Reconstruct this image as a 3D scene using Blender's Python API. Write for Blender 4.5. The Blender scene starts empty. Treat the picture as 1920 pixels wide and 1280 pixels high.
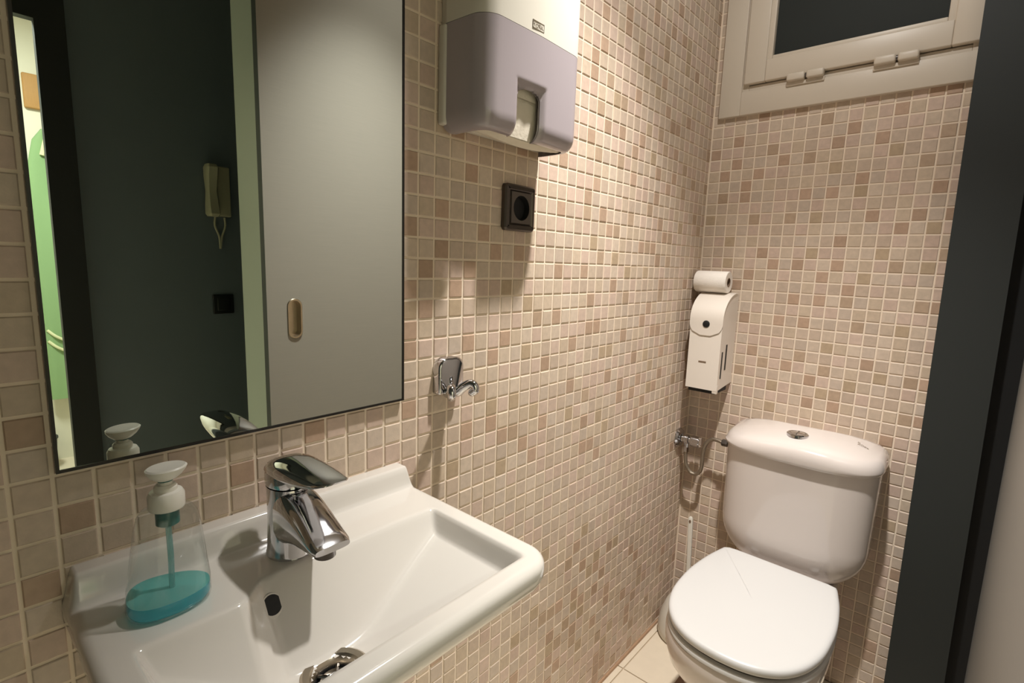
import bpy, bmesh, math, random
from mathutils import Vector, Matrix
random.seed(7)
S = bpy.context.scene
COL = S.collection
P = 0.033            # one mosaic pitch in metres; all coordinates below are in mosaic pitches
ZF = -38.4           # floor level in pitches
def W(p): return Vector((p[0]*P, p[1]*P, (p[2]-ZF)*P))
def lin(c):
    return tuple((v/255/12.92 if v/255 <= .04045 else ((v/255+.055)/1.055)**2.4) for v in c)

# ------------------------------------------------------------------ camera, world, lights, exposure
cd = bpy.data.cameras.new('camera'); cam = bpy.data.objects.new('camera', cd); COL.objects.link(cam)
R = [[0.7470343854366666, 0.663943070633011, 0.03345483422950979], [0.12470537614323735, -0.09052579064986155, -0.9880554895281424], [-0.6529840703538556, 0.7422834230832128, -0.15042314874514107]]
CP = (20.38019993986209, -16.06200020168562, -2.0480233906599694); FPX = 972.0074
Y0 = 34.823; BX = 4.068; BZ = 1.9
cd.sensor_width = 36; cd.lens = FPX/1920*36; cd.clip_start = .01
M3 = Matrix([[R[0][i], -R[1][i], -R[2][i]] for i in range(3)])
cam.matrix_world = Matrix.Translation(W(CP)) @ M3.to_4x4()
S.camera = cam
def px(p):
    d = [p[i]-CP[i] for i in range(3)]
    q = [sum(R[k][i]*d[i] for i in range(3)) for k in range(3)]
    return (960+FPX*q[0]/q[2], 640+FPX*q[1]/q[2], q[2])

wd = bpy.data.worlds.new('night'); S.world = wd; wd.use_nodes = True
wd.node_tree.nodes['Background'].inputs[0].default_value = (.02, .022, .02, 1)
wd.node_tree.nodes['Background'].inputs[1].default_value = 1.0
def spot(name, loc, to, power, color, size, blend, radius):
    l = bpy.data.lights.new(name, 'SPOT'); l.energy = power; l.color = color
    l.spot_size = math.radians(size); l.spot_blend = blend; l.shadow_soft_size = radius
    o = bpy.data.objects.new(name, l); COL.objects.link(o); o.location = W(loc)
    o.rotation_euler = (W(to)-W(loc)).to_track_quat('-Z', 'Y').to_euler(); return o
def area(name, loc, to, power, color, sx, sy):
    l = bpy.data.lights.new(name, 'AREA'); l.energy = power; l.color = color
    l.shape = 'RECTANGLE'; l.size = sx*P; l.size_y = sy*P
    o = bpy.data.objects.new(name, l); COL.objects.link(o); o.location = W(loc)
    o.rotation_euler = (W(to)-W(loc)).to_track_quat('-Z', 'Y').to_euler(); return o
WARM = (1.0, .97, .93)
spot('ceiling_spot', (12.6, 10.3, 33.7), (12.0, 15.0, -38), 190, WARM, 77, 1.0, .030)
spot('ceiling_spot_spill', (12.6, 10.3, 33.6), (11.5, 31.0, 0), 24, WARM, 128, .9, .030)
area('room_ceiling_lamp', (62, -14, 33.2), (62, -14, -38), 54, (.95, 1.0, .95), 14, 8)
S.view_settings.view_transform = 'Standard'; S.view_settings.look = 'None'
S.view_settings.gamma = 1; S.view_settings.use_curve_mapping = False
S.view_settings.exposure = 0.0

# ------------------------------------------------------------------ materials
def mat(name, rgb, rough=.5, metal=0.0, coat=0.0, spec=.5, bump=None, noise=None, lin_in=False):
    m = bpy.data.materials.new(name); m.use_nodes = True
    nt = m.node_tree; b = nt.nodes['Principled BSDF']
    c = rgb if lin_in else lin(rgb)
    b.inputs['Base Color'].default_value = (*c, 1); b.inputs['Roughness'].default_value = rough
    b.inputs['Metallic'].default_value = metal; b.inputs['Coat Weight'].default_value = coat
    b.inputs['Coat Roughness'].default_value = .04; b.inputs['Specular IOR Level'].default_value = spec
    if bump or noise:
        tc = nt.nodes.new('ShaderNodeTexCoord'); mp = nt.nodes.new('ShaderNodeMapping')
        nt.links.new(tc.outputs['Object'], mp.inputs[0])
        n = nt.nodes.new('ShaderNodeTexNoise'); nt.links.new(mp.outputs[0], n.inputs['Vector'])
        sc, st = (bump or noise)[:2]; n.inputs['Scale'].default_value = sc; n.inputs['Detail'].default_value = 4
        stretch = (bump or noise)[2] if len(bump or noise) > 2 else (1, 1, 1)
        mp.inputs['Scale'].default_value = stretch
        if bump:
            bp = nt.nodes.new('ShaderNodeBump'); bp.inputs['Strength'].default_value = st; bp.inputs['Distance'].default_value = .002
            nt.links.new(n.outputs['Fac'], bp.inputs['Height']); nt.links.new(bp.outputs[0], b.inputs['Normal'])
        if noise:
            mx = nt.nodes.new('ShaderNodeMix'); mx.data_type = 'RGBA'; mx.blend_type = 'MULTIPLY'
            mx.inputs[6].default_value = (*c, 1)
            rp = nt.nodes.new('ShaderNodeMapRange'); rp.inputs[3].default_value = 1-st; rp.inputs[4].default_value = 1+st
            nt.links.new(n.outputs['Fac'], rp.inputs[0])
            cb = nt.nodes.new('ShaderNodeCombineColor')
            for i in range(3): nt.links.new(rp.outputs[0], cb.inputs[i])
            mx.inputs[0].default_value = 1; nt.links.new(cb.outputs[0], mx.inputs[7]); nt.links.new(mx.outputs[2], b.inputs['Base Color'])
    return m
def tile_mat(name, source):
    m = mat(name, (200, 180, 155), .42, spec=.35); nt = m.node_tree; b = nt.nodes['Principled BSDF']
    if source == 'object':
        o = nt.nodes.new('ShaderNodeObjectInfo'); col = o.outputs['Color']
    else:
        o = nt.nodes.new('ShaderNodeVertexColor'); o.layer_name = 'tint'; col = o.outputs['Color']
    g = nt.nodes.new('ShaderNodeNewGeometry'); n = nt.nodes.new('ShaderNodeTexNoise')
    n.inputs['Scale'].default_value = 90; n.inputs['Detail'].default_value = 3
    nt.links.new(g.outputs['Position'], n.inputs['Vector'])
    rp = nt.nodes.new('ShaderNodeMapRange'); rp.inputs[3].default_value = .84; rp.inputs[4].default_value = 1.16
    nt.links.new(n.outputs['Fac'], rp.inputs[0])
    v = nt.nodes.new('ShaderNodeVectorMath'); v.operation = 'SCALE'
    nt.links.new(col, v.inputs[0]); nt.links.new(rp.outputs[0], v.inputs['Scale']); nt.links.new(v.outputs[0], b.inputs['Base Color'])
    n2 = nt.nodes.new('ShaderNodeTexNoise'); n2.inputs['Scale'].default_value = 420; nt.links.new(g.outputs['Position'], n2.inputs['Vector'])
    bp = nt.nodes.new('ShaderNodeBump'); bp.inputs['Strength'].default_value = .12; bp.inputs['Distance'].default_value = .001
    nt.links.new(n2.outputs['Fac'], bp.inputs['Height']); nt.links.new(bp.outputs[0], b.inputs['Normal'])
    return m
def clear_mat(name, tint, gloss_rough=.03, diffuse=None, dfac=0.0, absorb=None):
    m = bpy.data.materials.new(name); m.use_nodes = True; nt = m.node_tree; nt.nodes.clear()
    out = nt.nodes.new('ShaderNodeOutputMaterial'); tr = nt.nodes.new('ShaderNodeBsdfTransparent'); tr.inputs[0].default_value = (*tint, 1)
    base = tr.outputs[0]
    if diffuse:
        df = nt.nodes.new('ShaderNodeBsdfTranslucent'); df.inputs[0].default_value = (*diffuse, 1)
        d2 = nt.nodes.new('ShaderNodeBsdfDiffuse'); d2.inputs[0].default_value = (*diffuse, 1)
        a = nt.nodes.new('ShaderNodeMixShader'); nt.links.new(df.outputs[0], a.inputs[1]); nt.links.new(d2.outputs[0], a.inputs[2])
        mx = nt.nodes.new('ShaderNodeMixShader'); mx.inputs[0].default_value = dfac
        nt.links.new(base, mx.inputs[1]); nt.links.new(a.outputs[0], mx.inputs[2]); base = mx.outputs[0]
    if absorb:
        va = nt.nodes.new('ShaderNodeVolumeAbsorption'); va.inputs['Color'].default_value = (*absorb[0], 1); va.inputs['Density'].default_value = absorb[1]
        nt.links.new(va.outputs[0], out.inputs['Volume'])
    gl = nt.nodes.new('ShaderNodeBsdfGlossy'); gl.inputs['Roughness'].default_value = gloss_rough
    fr = nt.nodes.new('ShaderNodeLayerWeight'); fr.inputs[0].default_value = .5
    pw = nt.nodes.new('ShaderNodeMath'); pw.operation = 'POWER'; pw.inputs[1].default_value = 3
    ad = nt.nodes.new('ShaderNodeMath'); ad.operation = 'MULTIPLY_ADD'; ad.inputs[1].default_value = .6; ad.inputs[2].default_value = .04
    nt.links.new(fr.outputs['Facing'], pw.inputs[0]); nt.links.new(pw.outputs[0], ad.inputs[0])
    mx = nt.nodes.new('ShaderNodeMixShader'); nt.links.new(ad.outputs[0], mx.inputs[0])
    nt.links.new(base, mx.inputs[1]); nt.links.new(gl.outputs[0], mx.inputs[2]); nt.links.new(mx.outputs[0], out.inputs[0])
    return m
TILE_O = tile_mat('mosaic_tile', 'object'); TILE_V = tile_mat('mosaic_tile_far', 'vertex')
GROUT = mat('grout', (234, 216, 194), .85, bump=(300, .2))
CERAM = mat('white_ceramic', (205, 199, 190), .12, coat=.6)
CERAM2 = mat('toilet_ceramic', (210, 200, 193), .14, coat=.5)
LIDW = mat('white_seat_plastic', (203, 201, 198), .3)
WPLAST = mat('white_plastic', (212, 206, 193), .35)
CHROME = mat('chrome', (205, 205, 208), .07, 1.0)
BRUSHED = mat('brushed_steel', (190, 178, 160), .28, 1.0, bump=(120, .15))
DARKMET = mat('dark_metal_plate', (92, 86, 82), .35, .7)
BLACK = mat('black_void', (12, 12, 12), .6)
SMOKE = mat('smoky_plastic', (164, 154, 157), .22, coat=.3)
PAPER = mat('white_paper', (226, 216, 198), .9, bump=(220, .25))
PAPER2 = mat('toilet_paper', (240, 232, 222), .95, bump=(260, .35))
CARD = mat('cardboard', (120, 98, 78), .9)
LACQ = mat('white_lacquered_steel', (226, 216, 204), .35)
PUMPW = mat('white_pump_plastic', (236, 232, 222), .3)
PVC = mat('white_window_pvc', (205, 193, 176), .4)
JAMB = mat('dark_grey_paint', (62, 65, 62), .55)
JAMBN = mat('dark_grey_post_paint', (33, 37, 35), .65)
DOORM = mat('grey_laminate', (146, 141, 133), .55, noise=(60, .05, (1, .15, 6)))
PALE = mat('pale_metal_green_lit', (190, 197, 180), .4, .1)  # green light from the bright room is put into this colour
HALL = mat('hall_dark_wall', (114, 125, 128), .7, noise=(8, .06))
WHITEW = mat('white_wall', (226, 220, 200), .8)
CEIL = mat('ceiling_white', (215, 208, 195), .9)
FLOORT = mat('cream_floor_tile', (214, 200, 178), .3, noise=(30, .06))
FGROUT = mat('floor_grout', (192, 174, 150), .9)
BROWN = mat('brown_floor_inset', (132, 100, 74), .5)
GREEN = mat('green_cloth', (136, 166, 116), .9, bump=(80, .4))
CREAM = mat('cream_cord', (214, 214, 170), .8)
TAN = mat('tan_wood', (176, 130, 72), .6, noise=(30, .12, (6, 6, 1)))
BINM = mat('black_bin_plastic', (34, 36, 34), .5)
IVORY = mat('ivory_plastic', (188, 184, 152), .45)
SWB = mat('black_switch_plastic', (30, 32, 29), .35)
MIRR = mat('mirror_silver', (224, 230, 222), .0, 1.0)
MEDGE = mat('mirror_dark_edge', (38, 34, 30), .35, .3)
BOTT = clear_mat('clear_bottle_plastic', (.965, .975, .97), .04, (.75, .8, .78), .03)
LIQ = clear_mat('teal_soap', (.38, .92, .98), .05, (.0, .60, .74), .6)
LIQT = clear_mat('teal_soap_lit_top', (.62, .95, .93), .05, (.42, .90, .84), .42)  # same soap as the sides; light passing through is painted as a paler colour
TEALD = mat('dark_teal_plastic', (52, 104, 98), .3)
TUBE = clear_mat('clear_dip_tube', (.65, .86, .86), .05, (.35, .62, .62), .35)
NIGHT = mat('dark_night_glass', (46, 49, 47), .6, spec=.12)
INK = mat('grey_ink', (140, 128, 112), .6)
SILIC = mat('stained_sealant', (160, 128, 100), .8, noise=(60, .25))

# ------------------------------------------------------------------ object helpers
ORIG = {}
def link(name, verts, faces, m, parent=None, smooth=35, mats=None, midx=None):
    """one mesh object; verts in mosaic pitches (world); a parented mesh shares its thing's origin"""
    org = ORIG.get(parent.name, Vector()) if parent else Vector()
    me = bpy.data.meshes.new(name)
    me.from_pydata([W(v)-org for v in verts], [], faces)
    me.materials.append(m)
    bm = bmesh.new(); bm.from_mesh(me); bmesh.ops.remove_doubles(bm, verts=bm.verts, dist=1e-6)
    bmesh.ops.recalc_face_normals(bm, faces=bm.faces); bm.to_mesh(me); bm.free()
    if smooth:
        me.polygons.foreach_set('use_smooth', [True]*len(me.polygons)); me.set_sharp_from_angle(angle=math.radians(smooth))
    o = bpy.data.objects.new(name, me); COL.objects.link(o)
    if parent: o.parent = parent; ORIG[o.name] = org
    return o
def thing(name, label, cat, loc, group=None):
    o = bpy.data.objects.new(name, None); COL.objects.link(o); o.empty_display_size = .03
    o.location = W(loc); ORIG[o.name] = W(loc); o['label'] = label; o['category'] = cat
    if group: o['group'] = group
    return o
def struct(o, label=None):
    o['kind'] = 'structure'
    if label: o['label'] = label
    return o
def sroot(name, loc, label=None):
    o = bpy.data.objects.new(name, None); COL.objects.link(o); o.location = W(loc); ORIG[o.name] = W(loc); o.empty_display_size = .03
    return struct(o, label)
class G:
    """collects geometry for one mesh"""
    def __init__(s): s.v = []; s.f = []
    def add(s, v, f): n = len(s.v); s.v += [tuple(a) for a in v]; s.f += [tuple(i+n for i in q) for q in f]; return s
    def box(s, x0, x1, y0, y1, z0, z1, b=0.0):
        if b <= 0:
            v = [(x, y, z) for z in (z0, z1) for y in (y0, y1) for x in (x0, x1)]
            return s.add(v, [(0, 1, 3, 2), (4, 5, 7, 6), (0, 1, 5, 4), (2, 3, 7, 6), (0, 2, 6, 4), (1, 3, 7, 5)])
        bm = bmesh.new(); bmesh.ops.create_cube(bm, size=1)
        for q in bm.verts: q.co = Vector(((x0+x1)/2+q.co.x*(x1-x0), (y0+y1)/2+q.co.y*(y1-y0), (z0+z1)/2+q.co.z*(z1-z0)))
        bmesh.ops.bevel(bm, geom=bm.edges, offset=b, segments=3, profile=.5, affect='EDGES')
        bm.verts.index_update(); r = s.add([q.co[:] for q in bm.verts], [[q.index for q in fc.verts] for fc in bm.faces]); bm.free(); return r
    def loft(s, rings, c0=True, c1=True, closed=True):
        n = len(rings[0]); v = [p for r in rings for p in r]; f = []
        for i in range(len(rings)-1):
            for j in range(n if closed else n-1):
                k = (j+1) % n; f.append((i*n+j, i*n+k, (i+1)*n+k, (i+1)*n+j))
        if c0: f.append(tuple(range(n))[::-1])
        if c1: f.append(tuple(range((len(rings)-1)*n, len(rings)*n)))
        return s.add(v, f)
    def lathe(s, prof, c, axis='z', n=32, sx=1.0, sy=1.0, c0=True, c1=True):
        rings = []
        for r, h in prof:
            ring = []
            for i in range(n):
                a = 2*math.pi*i/n; u, w = r*math.cos(a)*sx, r*math.sin(a)*sy
                ring.append({'z': (c[0]+u, c[1]+w, c[2]+h), 'x': (c[0]+h, c[1]+u, c[2]+w), 'y': (c[0]+u, c[1]+h, c[2]+w)}[axis])
            rings.append(ring)
        return s.loft(rings, c0, c1)
    def tube(s, pts, r, n=10, caps=True, rads=None):
        pts = [Vector(p) for p in pts]; rings = []; up = Vector((.13, .31, .94))
        for i, p in enumerate(pts):
            t = (pts[min(i+1, len(pts)-1)]-pts[max(i-1, 0)]).normalized()
            a = t.cross(up)
            if a.length < 1e-3: a = t.cross(Vector((1, 0, 0)))
            a.normalize(); b = t.cross(a).normalized(); up = -t.cross(a).normalized() if False else up
            q = rads[i] if rads else r
            rings.append([tuple(p+a*(q*math.cos(2*math.pi*k/n))+b*(q*math.sin(2*math.pi*k/n))) for k in range(n)])
        return s.loft(rings, caps, caps)
    def ico(s, c, r, sc=(1, 1, 1), sub=3):
        bm = bmesh.new(); bmesh.ops.create_icosphere(bm, subdivisions=sub, radius=r); bm.verts.index_update()
        s.add([(c[0]+q.co.x*sc[0], c[1]+q.co.y*sc[1], c[2]+q.co.z*sc[2]) for q in bm.verts], [[q.index for q in fc.verts] for fc in bm.faces]); bm.free(); return s
    def obj(s, name, m, parent=None, smooth=35): return link(name, s.v, s.f, m, parent, smooth)
def smoothpath(pts, n=8):
    pts = [Vector(p) for p in pts]; out = []
    for i in range(len(pts)-1):
        p0, p1, p2, p3 = pts[max(i-1, 0)], pts[i], pts[i+1], pts[min(i+2, len(pts)-1)]
        for k in range(n):
            t = k/n
            out.append(.5*((2*p1)+(p2-p0)*t+(2*p0-5*p1+4*p2-p3)*t*t+(3*p1-p0-3*p2+p3)*t**3))
    out.append(pts[-1]); return [tuple(p) for p in out]
def roundpoly(pts, rad, n=6):
    """closed 2-D polygon with rounded corners"""
    out = []; m = len(pts)
    for i in range(m):
        p = Vector(pts[i]); a = Vector(pts[i-1])-p; b = Vector(pts[(i+1) % m])-p
        r = rad[i] if isinstance(rad, (list, tuple)) else rad
        if r <= 0: out.append(tuple(p)); continue
        an = a.angle(b); d = min(r/math.tan(an/2), a.length*.49, b.length*.49); r2 = d*math.tan(an/2)
        A = p+a.normalized()*d; B = p+b.normalized()*d
        c = p+(a.normalized()+b.normalized()).normalized()*(r2/math.sin(an/2))
        va, vb = A-c, B-c; t0 = math.atan2(va.y, va.x); t1 = math.atan2(vb.y, vb.x)
        dt = (t1-t0+math.pi) % (2*math.pi)-math.pi
        for k in range(n+1): t = t0+dt*k/n; out.append((c.x+r2*math.cos(t), c.y+r2*math.sin(t)))
    return out
def inset(pts, d):
    """scale-free inset of a convex-ish closed 2-D polygon"""
    m = len(pts); out = []; ar = sum(pts[i][0]*pts[(i+1) % m][1]-pts[(i+1) % m][0]*pts[i][1] for i in range(m)); sg = 1 if ar > 0 else -1
    for i in range(m):
        a = Vector(pts[i-1]); p = Vector(pts[i]); b = Vector(pts[(i+1) % m])
        t = (b-a).normalized(); out.append((p.x-t.y*d*sg, p.y+t.x*d*sg))
    return out
def smoothstep(a, b, x):
    t = max(0, min(1, (x-a)/(b-a))); return t*t*(3-2*t)
def mesh_text(name, body, size, m, parent, mw):
    cu = bpy.data.curves.new(name, 'FONT'); cu.body = body; cu.size = size; cu.align_x = 'CENTER'; cu.align_y = 'CENTER'; cu.extrude = .00015
    t = bpy.data.objects.new(name, cu); COL.objects.link(t); bpy.context.view_layer.update()
    me = bpy.data.meshes.new_from_object(t.evaluated_get(bpy.context.evaluated_depsgraph_get()))
    bpy.data.objects.remove(t); me.materials.clear(); me.materials.append(m)
    me.transform(Matrix.Translation(-ORIG[parent.name]) @ mw)
    o = bpy.data.objects.new(name, me); COL.objects.link(o); o.parent = parent; return o
# ------------------------------------------------------------------ the room shell
XD = 23.6; ZC = 34.0; XH = 47.0
def slab(name, x0, x1, y0, y1, z0, z1, m, label=None): return struct(G().box(x0, x1, y0, y1, z0, z1).obj(name, m, None, 0), label)
wall_left = slab('wall_left', -2.0, -.045, -24, Y0+.045, ZF, ZC, GROUT)
wall_back = slab('wall_back', -2.0, XD+5, Y0+.045, Y0+2, ZF, 11.9, GROUT)
slab('wall_back_top', -2.0, XD+5, Y0+.045, Y0+2, 31.2, ZC, GROUT)
slab('wall_back_left', -2.0, .45, Y0+.045, Y0+2, 11.9, 31.2, GROUT)
slab('wall_back_right', 20.8, XD+5, Y0+.045, Y0+2, 11.9, 31.2, GROUT)
slab('wall_near', -2.0, 28.7, -26, -24, ZF, ZC, HALL)
slab('wall_right', XD+.95, 28.7, 5.0, Y0, ZF, ZC, HALL)
slab('wall_right_near', 23.6, 28.7, -24, -20, ZF, ZC, HALL)
slab('wall_right_top', XD, 28.7, -20, Y0, 25.5, ZC, HALL)
slab('ceiling', -2.0, 98, -45, 42, ZC, ZC+2, CEIL)
slab('wall_corridor', XH, XH+1, -5.2, 42, ZF, ZC, HALL)
slab('wall_corridor_top', XH, XH+1, -32, -5.2, 21, ZC, HALL)
slab('wall_corridor_near', XH, XH+1, -45, -32, ZF, ZC, HALL)
slab('wall_corridor_far', 28.7, XH, Y0+4, Y0+6, ZF, ZC, HALL)
slab('wall_corridor_end', 28.7, XH, -34, -32, ZF, ZC, WHITEW)
slab('wall_room_far', 95, 97, -45, 42, ZF, ZC, WHITEW)
slab('wall_room_left', XH+1, 95, -45, -43, ZF, ZC, WHITEW)
slab('wall_room_right', XH+1, 95, 20, 22, ZF, ZC, WHITEW)
floor = slab('floor', -2.0, 98, -45, 42, ZF-2, ZF-.12, FGROUT)
slab('floor_corridor', 28.7, 97, -45, 42, ZF-.12, ZF, FLOORT)

# large floor tiles of the wash room, a border strip along the left wall
def floor_piece(name, x0, x1, y0, y1, m=FLOORT):
    return G().box(x0+.06, x1-.06, y0+.06, y1-.06, ZF-.13, ZF, 0).obj(name, m, floor, 0)
ys = [23.2+9*k for k in range(-6, 3)]
for k in range(len(ys)-1):
    a, b = max(ys[k], -24), min(ys[k+1], Y0)
    if b-a < .5: continue
    floor_piece('border_tile', 0, .75, a, b)
    for x0, x1 in ((.75, 9.75), (9.75, 18.75), (18.75, 28.6)):
        floor_piece('floor_tile', x0, x1, a, b)
G().box(4.9, 7.9, 23.9, 26.85, ZF-.05, ZF+.03).obj('inset_tile', BROWN, floor, 0)
pts = []
for k in range(60):
    y = -14+k*.82; pts.append((.06, y, ZF+.05))
G().tube(pts, .16, 6).obj('sealant_bead', SILIC, floor)

# ------------------------------------------------------------------ mosaic
BASES = [(199, 181, 160), (194, 174, 155), (202, 177, 162), (192, 176, 160), (197, 178, 154), (204, 187, 168), (189, 170, 152), (199, 173, 158)]
ACCS = [(176, 145, 121), (171, 146, 121), (180, 149, 126), (168, 139, 116), (175, 153, 124)]
LACC="-9,10 -1,-3 -1,0 -1,3 -1,4 -1,5 -1,6 -1,9 0,2 0,4 1,-1 1,1 2,-5 2,3 2,4 2,13 3,-3 3,2 3,6 3,11 4,0 4,9 5,1 5,7 5,10 5,11 6,3 6,6 6,12 6,14 7,-5 7,1 7,10 7,12 8,-5 8,4 8,7 8,13 9,5 9,11 9,14 10,8 10,12 11,-5 11,-2 11,2 11,5 11,22 12,30 13,7 13,10 13,12 13,27 14,-12 14,-11 14,-7 14,-3 14,-2 14,2 14,24 14,29 15,-15 15,-13 15,-9 15,-6 15,-4 15,0 15,4 15,6 15,11 15,13 15,15 15,23 15,27 15,30 16,-11 16,-8 16,-2 16,1 16,6 16,15 16,25 16,28 16,32 17,-10 17,-1 17,8 17,13 17,16 17,26 18,-16 18,-15 18,-10 18,-8 18,-6 18,-1 18,1 18,3 18,8 18,10 18,14 18,26 18,28 18,31 20,-14 20,-11 20,-7 20,-5 20,-2 20,2 20,4 20,7 20,11 20,12 20,25 20,29 20,30 21,-13 21,-8 21,33 22,-17 22,-9 22,0 22,9 22,12 22,16 23,-12 23,-7 23,-3 23,0 23,2 23,6 23,11 23,14 24,-16 24,-15 24,-13 24,-9 24,-6 24,-4 24,0 24,5 24,9 24,13 24,15 24,27 24,33 25,-11 25,-8 25,-2 25,1 25,7 25,10 25,12 25,15 25,28 26,-19 26,-10 26,-5 26,-1 26,3 26,4 26,7 26,12 27,-17 27,-10 27,-8 27,-6 27,-1 27,1 27,9 27,11 27,17 28,8 29,-11 29,-7 29,-5 29,-2 29,14 30,12 31,3 32,-3"
BACC="-4,-11 -4,-5 -3,-9 -3,-7 -2,-12 -2,-10 -2,-3 -2,-1 -1,-8 -1,-7 -1,1 0,-14 0,-9 0,-5 0,0 0,4 0,9 1,-11 1,-2 1,7 2,-10 2,-1 2,8 3,-14 3,-5 3,4 3,10 3,12 4,-10 4,-7 4,-1 4,2 4,8 5,-13 5,-5 5,-2 5,4 5,7 6,-11 6,-9 6,-7 6,0 6,2 6,9 6,11 7,-12 7,-3 7,-1 7,6 7,8 7,10 8,-8 8,-7 8,1 8,2 8,10 8,11 9,-11 9,-5 9,0 9,4 9,9 10,-13 10,-10 10,-2 10,7 11,-4 11,-1 11,8 12,-14 12,-9 12,-5 12,4 12,13 13,-14 13,-11 13,-7 13,-4 13,-1 13,2 13,8 13,11 14,-11 14,-5 14,-2 14,2 14,8 14,11"

LA = {tuple(map(int, s.split(','))) for s in LACC.split()}; BA = {tuple(map(int, s.split(','))) for s in BACC.split()}
rt = random.Random(11)
def tint(cell, acc, listed):
    inside = listed(cell)
    if cell in acc: c = rt.choice(ACCS)
    elif not inside and rt.random() < .06: c = rt.choice(ACCS)
    else: c = rt.choice(BASES)
    d = rt.uniform(-5, 5); m = (199, 179, 160); c = [q*.6+w*.4 for q, w in zip(c, m)] if c in BASES else [q*.72+w*.28 for q, w in zip(c, m)]; return (*lin([q+d for q in c]), 1)
def chip(w, h, d, b):
    """one mosaic tile lying in the u-v plane, proud by d, rounded edge"""
    v = []; f = []
    for (e, z) in ((0, 0), (0, d*.75), (b, d)):
        v += [(e, e, z), (w-e, e, z), (w-e, h-e, z), (e, h-e, z)]
    for k in (0, 1):
        for j in range(4): a = k*4+j; c = k*4+(j+1) % 4; f.append((a, c, c+4, a+4))
    f.append((8, 9, 10, 11)); return v, f
GAP = .112
def chip_mesh(name, tf):
    v, f = chip(1-GAP, 1-GAP, .11, .035)
    me = bpy.data.meshes.new(name); me.from_pydata([Vector(tf(*q))*P for q in v], [], f)
    bm = bmesh.new(); bm.from_mesh(me); bmesh.ops.recalc_face_normals(bm, faces=bm.faces); bm.to_mesh(me); bm.free()
    me.materials.append(TILE_O); return me
def mosaic(wall, cells, org, tf, acc, listed, visible, uv):
    """cells: (i, j, w, h); the 300 that show largest become tiles of their own, the rest one mesh"""
    cand = []
    for c in cells:
        o = org(c[0], c[1]); w, h = c[2], c[3]
        q = [px([o[k]+tf(a*w, b*h, 0)[k] for k in range(3)]) for a, b in ((0, 0), (1, 0), (1, 1), (0, 1))]
        if any(t[2] < .5 for t in q): cand.append((0, c)); continue
        ar = abs(sum(q[k][0]*q[(k+1) % 4][1]-q[(k+1) % 4][0]*q[k][1] for k in range(4)))/2
        m = [sum(t[k] for t in q)/4 for k in (0, 1)]
        cand.append((ar if (0 < m[0] < 1920 and 0 < m[1] < 1280 and visible(*c[:2])) else 0, c))
    cand.sort(key=lambda t: -t[0])
    me = chip_mesh('tile', tf); V = []; F = []; K = []
    for n, (ar, c) in enumerate(cand):
        o = org(c[0], c[1]); t = tint(c[:2], acc, listed)
        jit = rt.uniform(-.014, .014)
        full = abs(c[2]-1) < 1e-6 and abs(c[3]-1) < 1e-6
        if n < 298 and ar > 0 and full:
            ob = bpy.data.objects.new('tile', me); COL.objects.link(ob); ob.parent = wall
            ob.location = W([o[k]+tf(GAP/2, GAP/2, jit-.11)[k] for k in range(3)]); ob.color = t
        else:
            v, f = chip(c[2]-GAP, c[3]-GAP, .11, .035); b = len(V)
            V += [[o[k]+tf(q[0]+GAP/2, q[1]+GAP/2, q[2]+jit-.11)[k] for k in range(3)] for q in v]
            F += [[i+b for i in q] for q in f]; K += [t]*len(f)
    me = bpy.data.meshes.new('mosaic_rest'); me.from_pydata([W(v) for v in V], [], F); me.materials.append(TILE_V)
    ca = me.attributes.new('tint', 'FLOAT_COLOR', 'CORNER'); buf = []
    for poly, k in zip(me.polygons, K): buf += list(k)*poly.loop_total
    ca.data.foreach_set('color', buf)
    bm = bmesh.new(); bm.from_mesh(me); bmesh.ops.recalc_face_normals(bm, faces=bm.faces); bm.to_mesh(me); bm.free()
    o = bpy.data.objects.new('mosaic_rest', me); COL.objects.link(o); o.parent = wall; o['kind'] = 'stuff'
    o['label'] = 'smaller beige mosaic tiles farther along the wall'
cl = []
for i in range(-24, 35):
    for j in range(-34, 39):
        w = 1 if i < 34 else Y0-34; h = 1 if j < 38 else .4
        if -13.6 < i and i+1 < -1.3 and -17 < -j-1 and -j < -99: continue
        if i >= -13 and i+1 <= -2 and -(j+1) > -8 and -j < 10: continue      # behind the mirror
        cl.append((i, j, w, h))
def vis_l(i, j):
    y, z = i+.5, -j-.5
    if -13.9 < y < -1 and z > -8.9: return False
    if -14.1 < y < 1.5 and z < -12.2: return False
    if -1 < y < 11 and z > 4: return False
    return True
mosaic(wall_left, cl, lambda i, j: (0, i, -j-1 if j < 38 else -38.4), lambda u, v, d: (d, u, v), LA,
       lambda c: c[0] > -1 and -14 <= c[1] < 22 and c[0] < 31, vis_l, None)
cb = []
for i in range(-4, 20):
    for j in range(-36, 37):
        x = i+BX; z = -(j+1)-BZ; w = h = 1.0
        if i == -4: w = 1.0
        if z < ZF: h = z+1-ZF; 
        if h < .3: continue
        if x > .7 and x < 19 and z > 11.8 and z < 31: continue
        if z+1 > ZC: continue
        cb.append((i, j, w, h))
def vis_b(i, j):
    x, z = i+BX+.5, -j-.5-BZ
    return x < 18.7 and not (4.5 < x < 17 and z < -16) and not (.9 < x < 4 and -13.5 < z < -2)
mosaic(wall_back, cb, lambda i, j: (i+BX, Y0, max(-(j+1)-BZ, ZF)), lambda u, v, d: (u, -d, v), BA,
       lambda c: -4 <= c[0] < 15 and c[1] < 15, vis_b, None)
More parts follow.
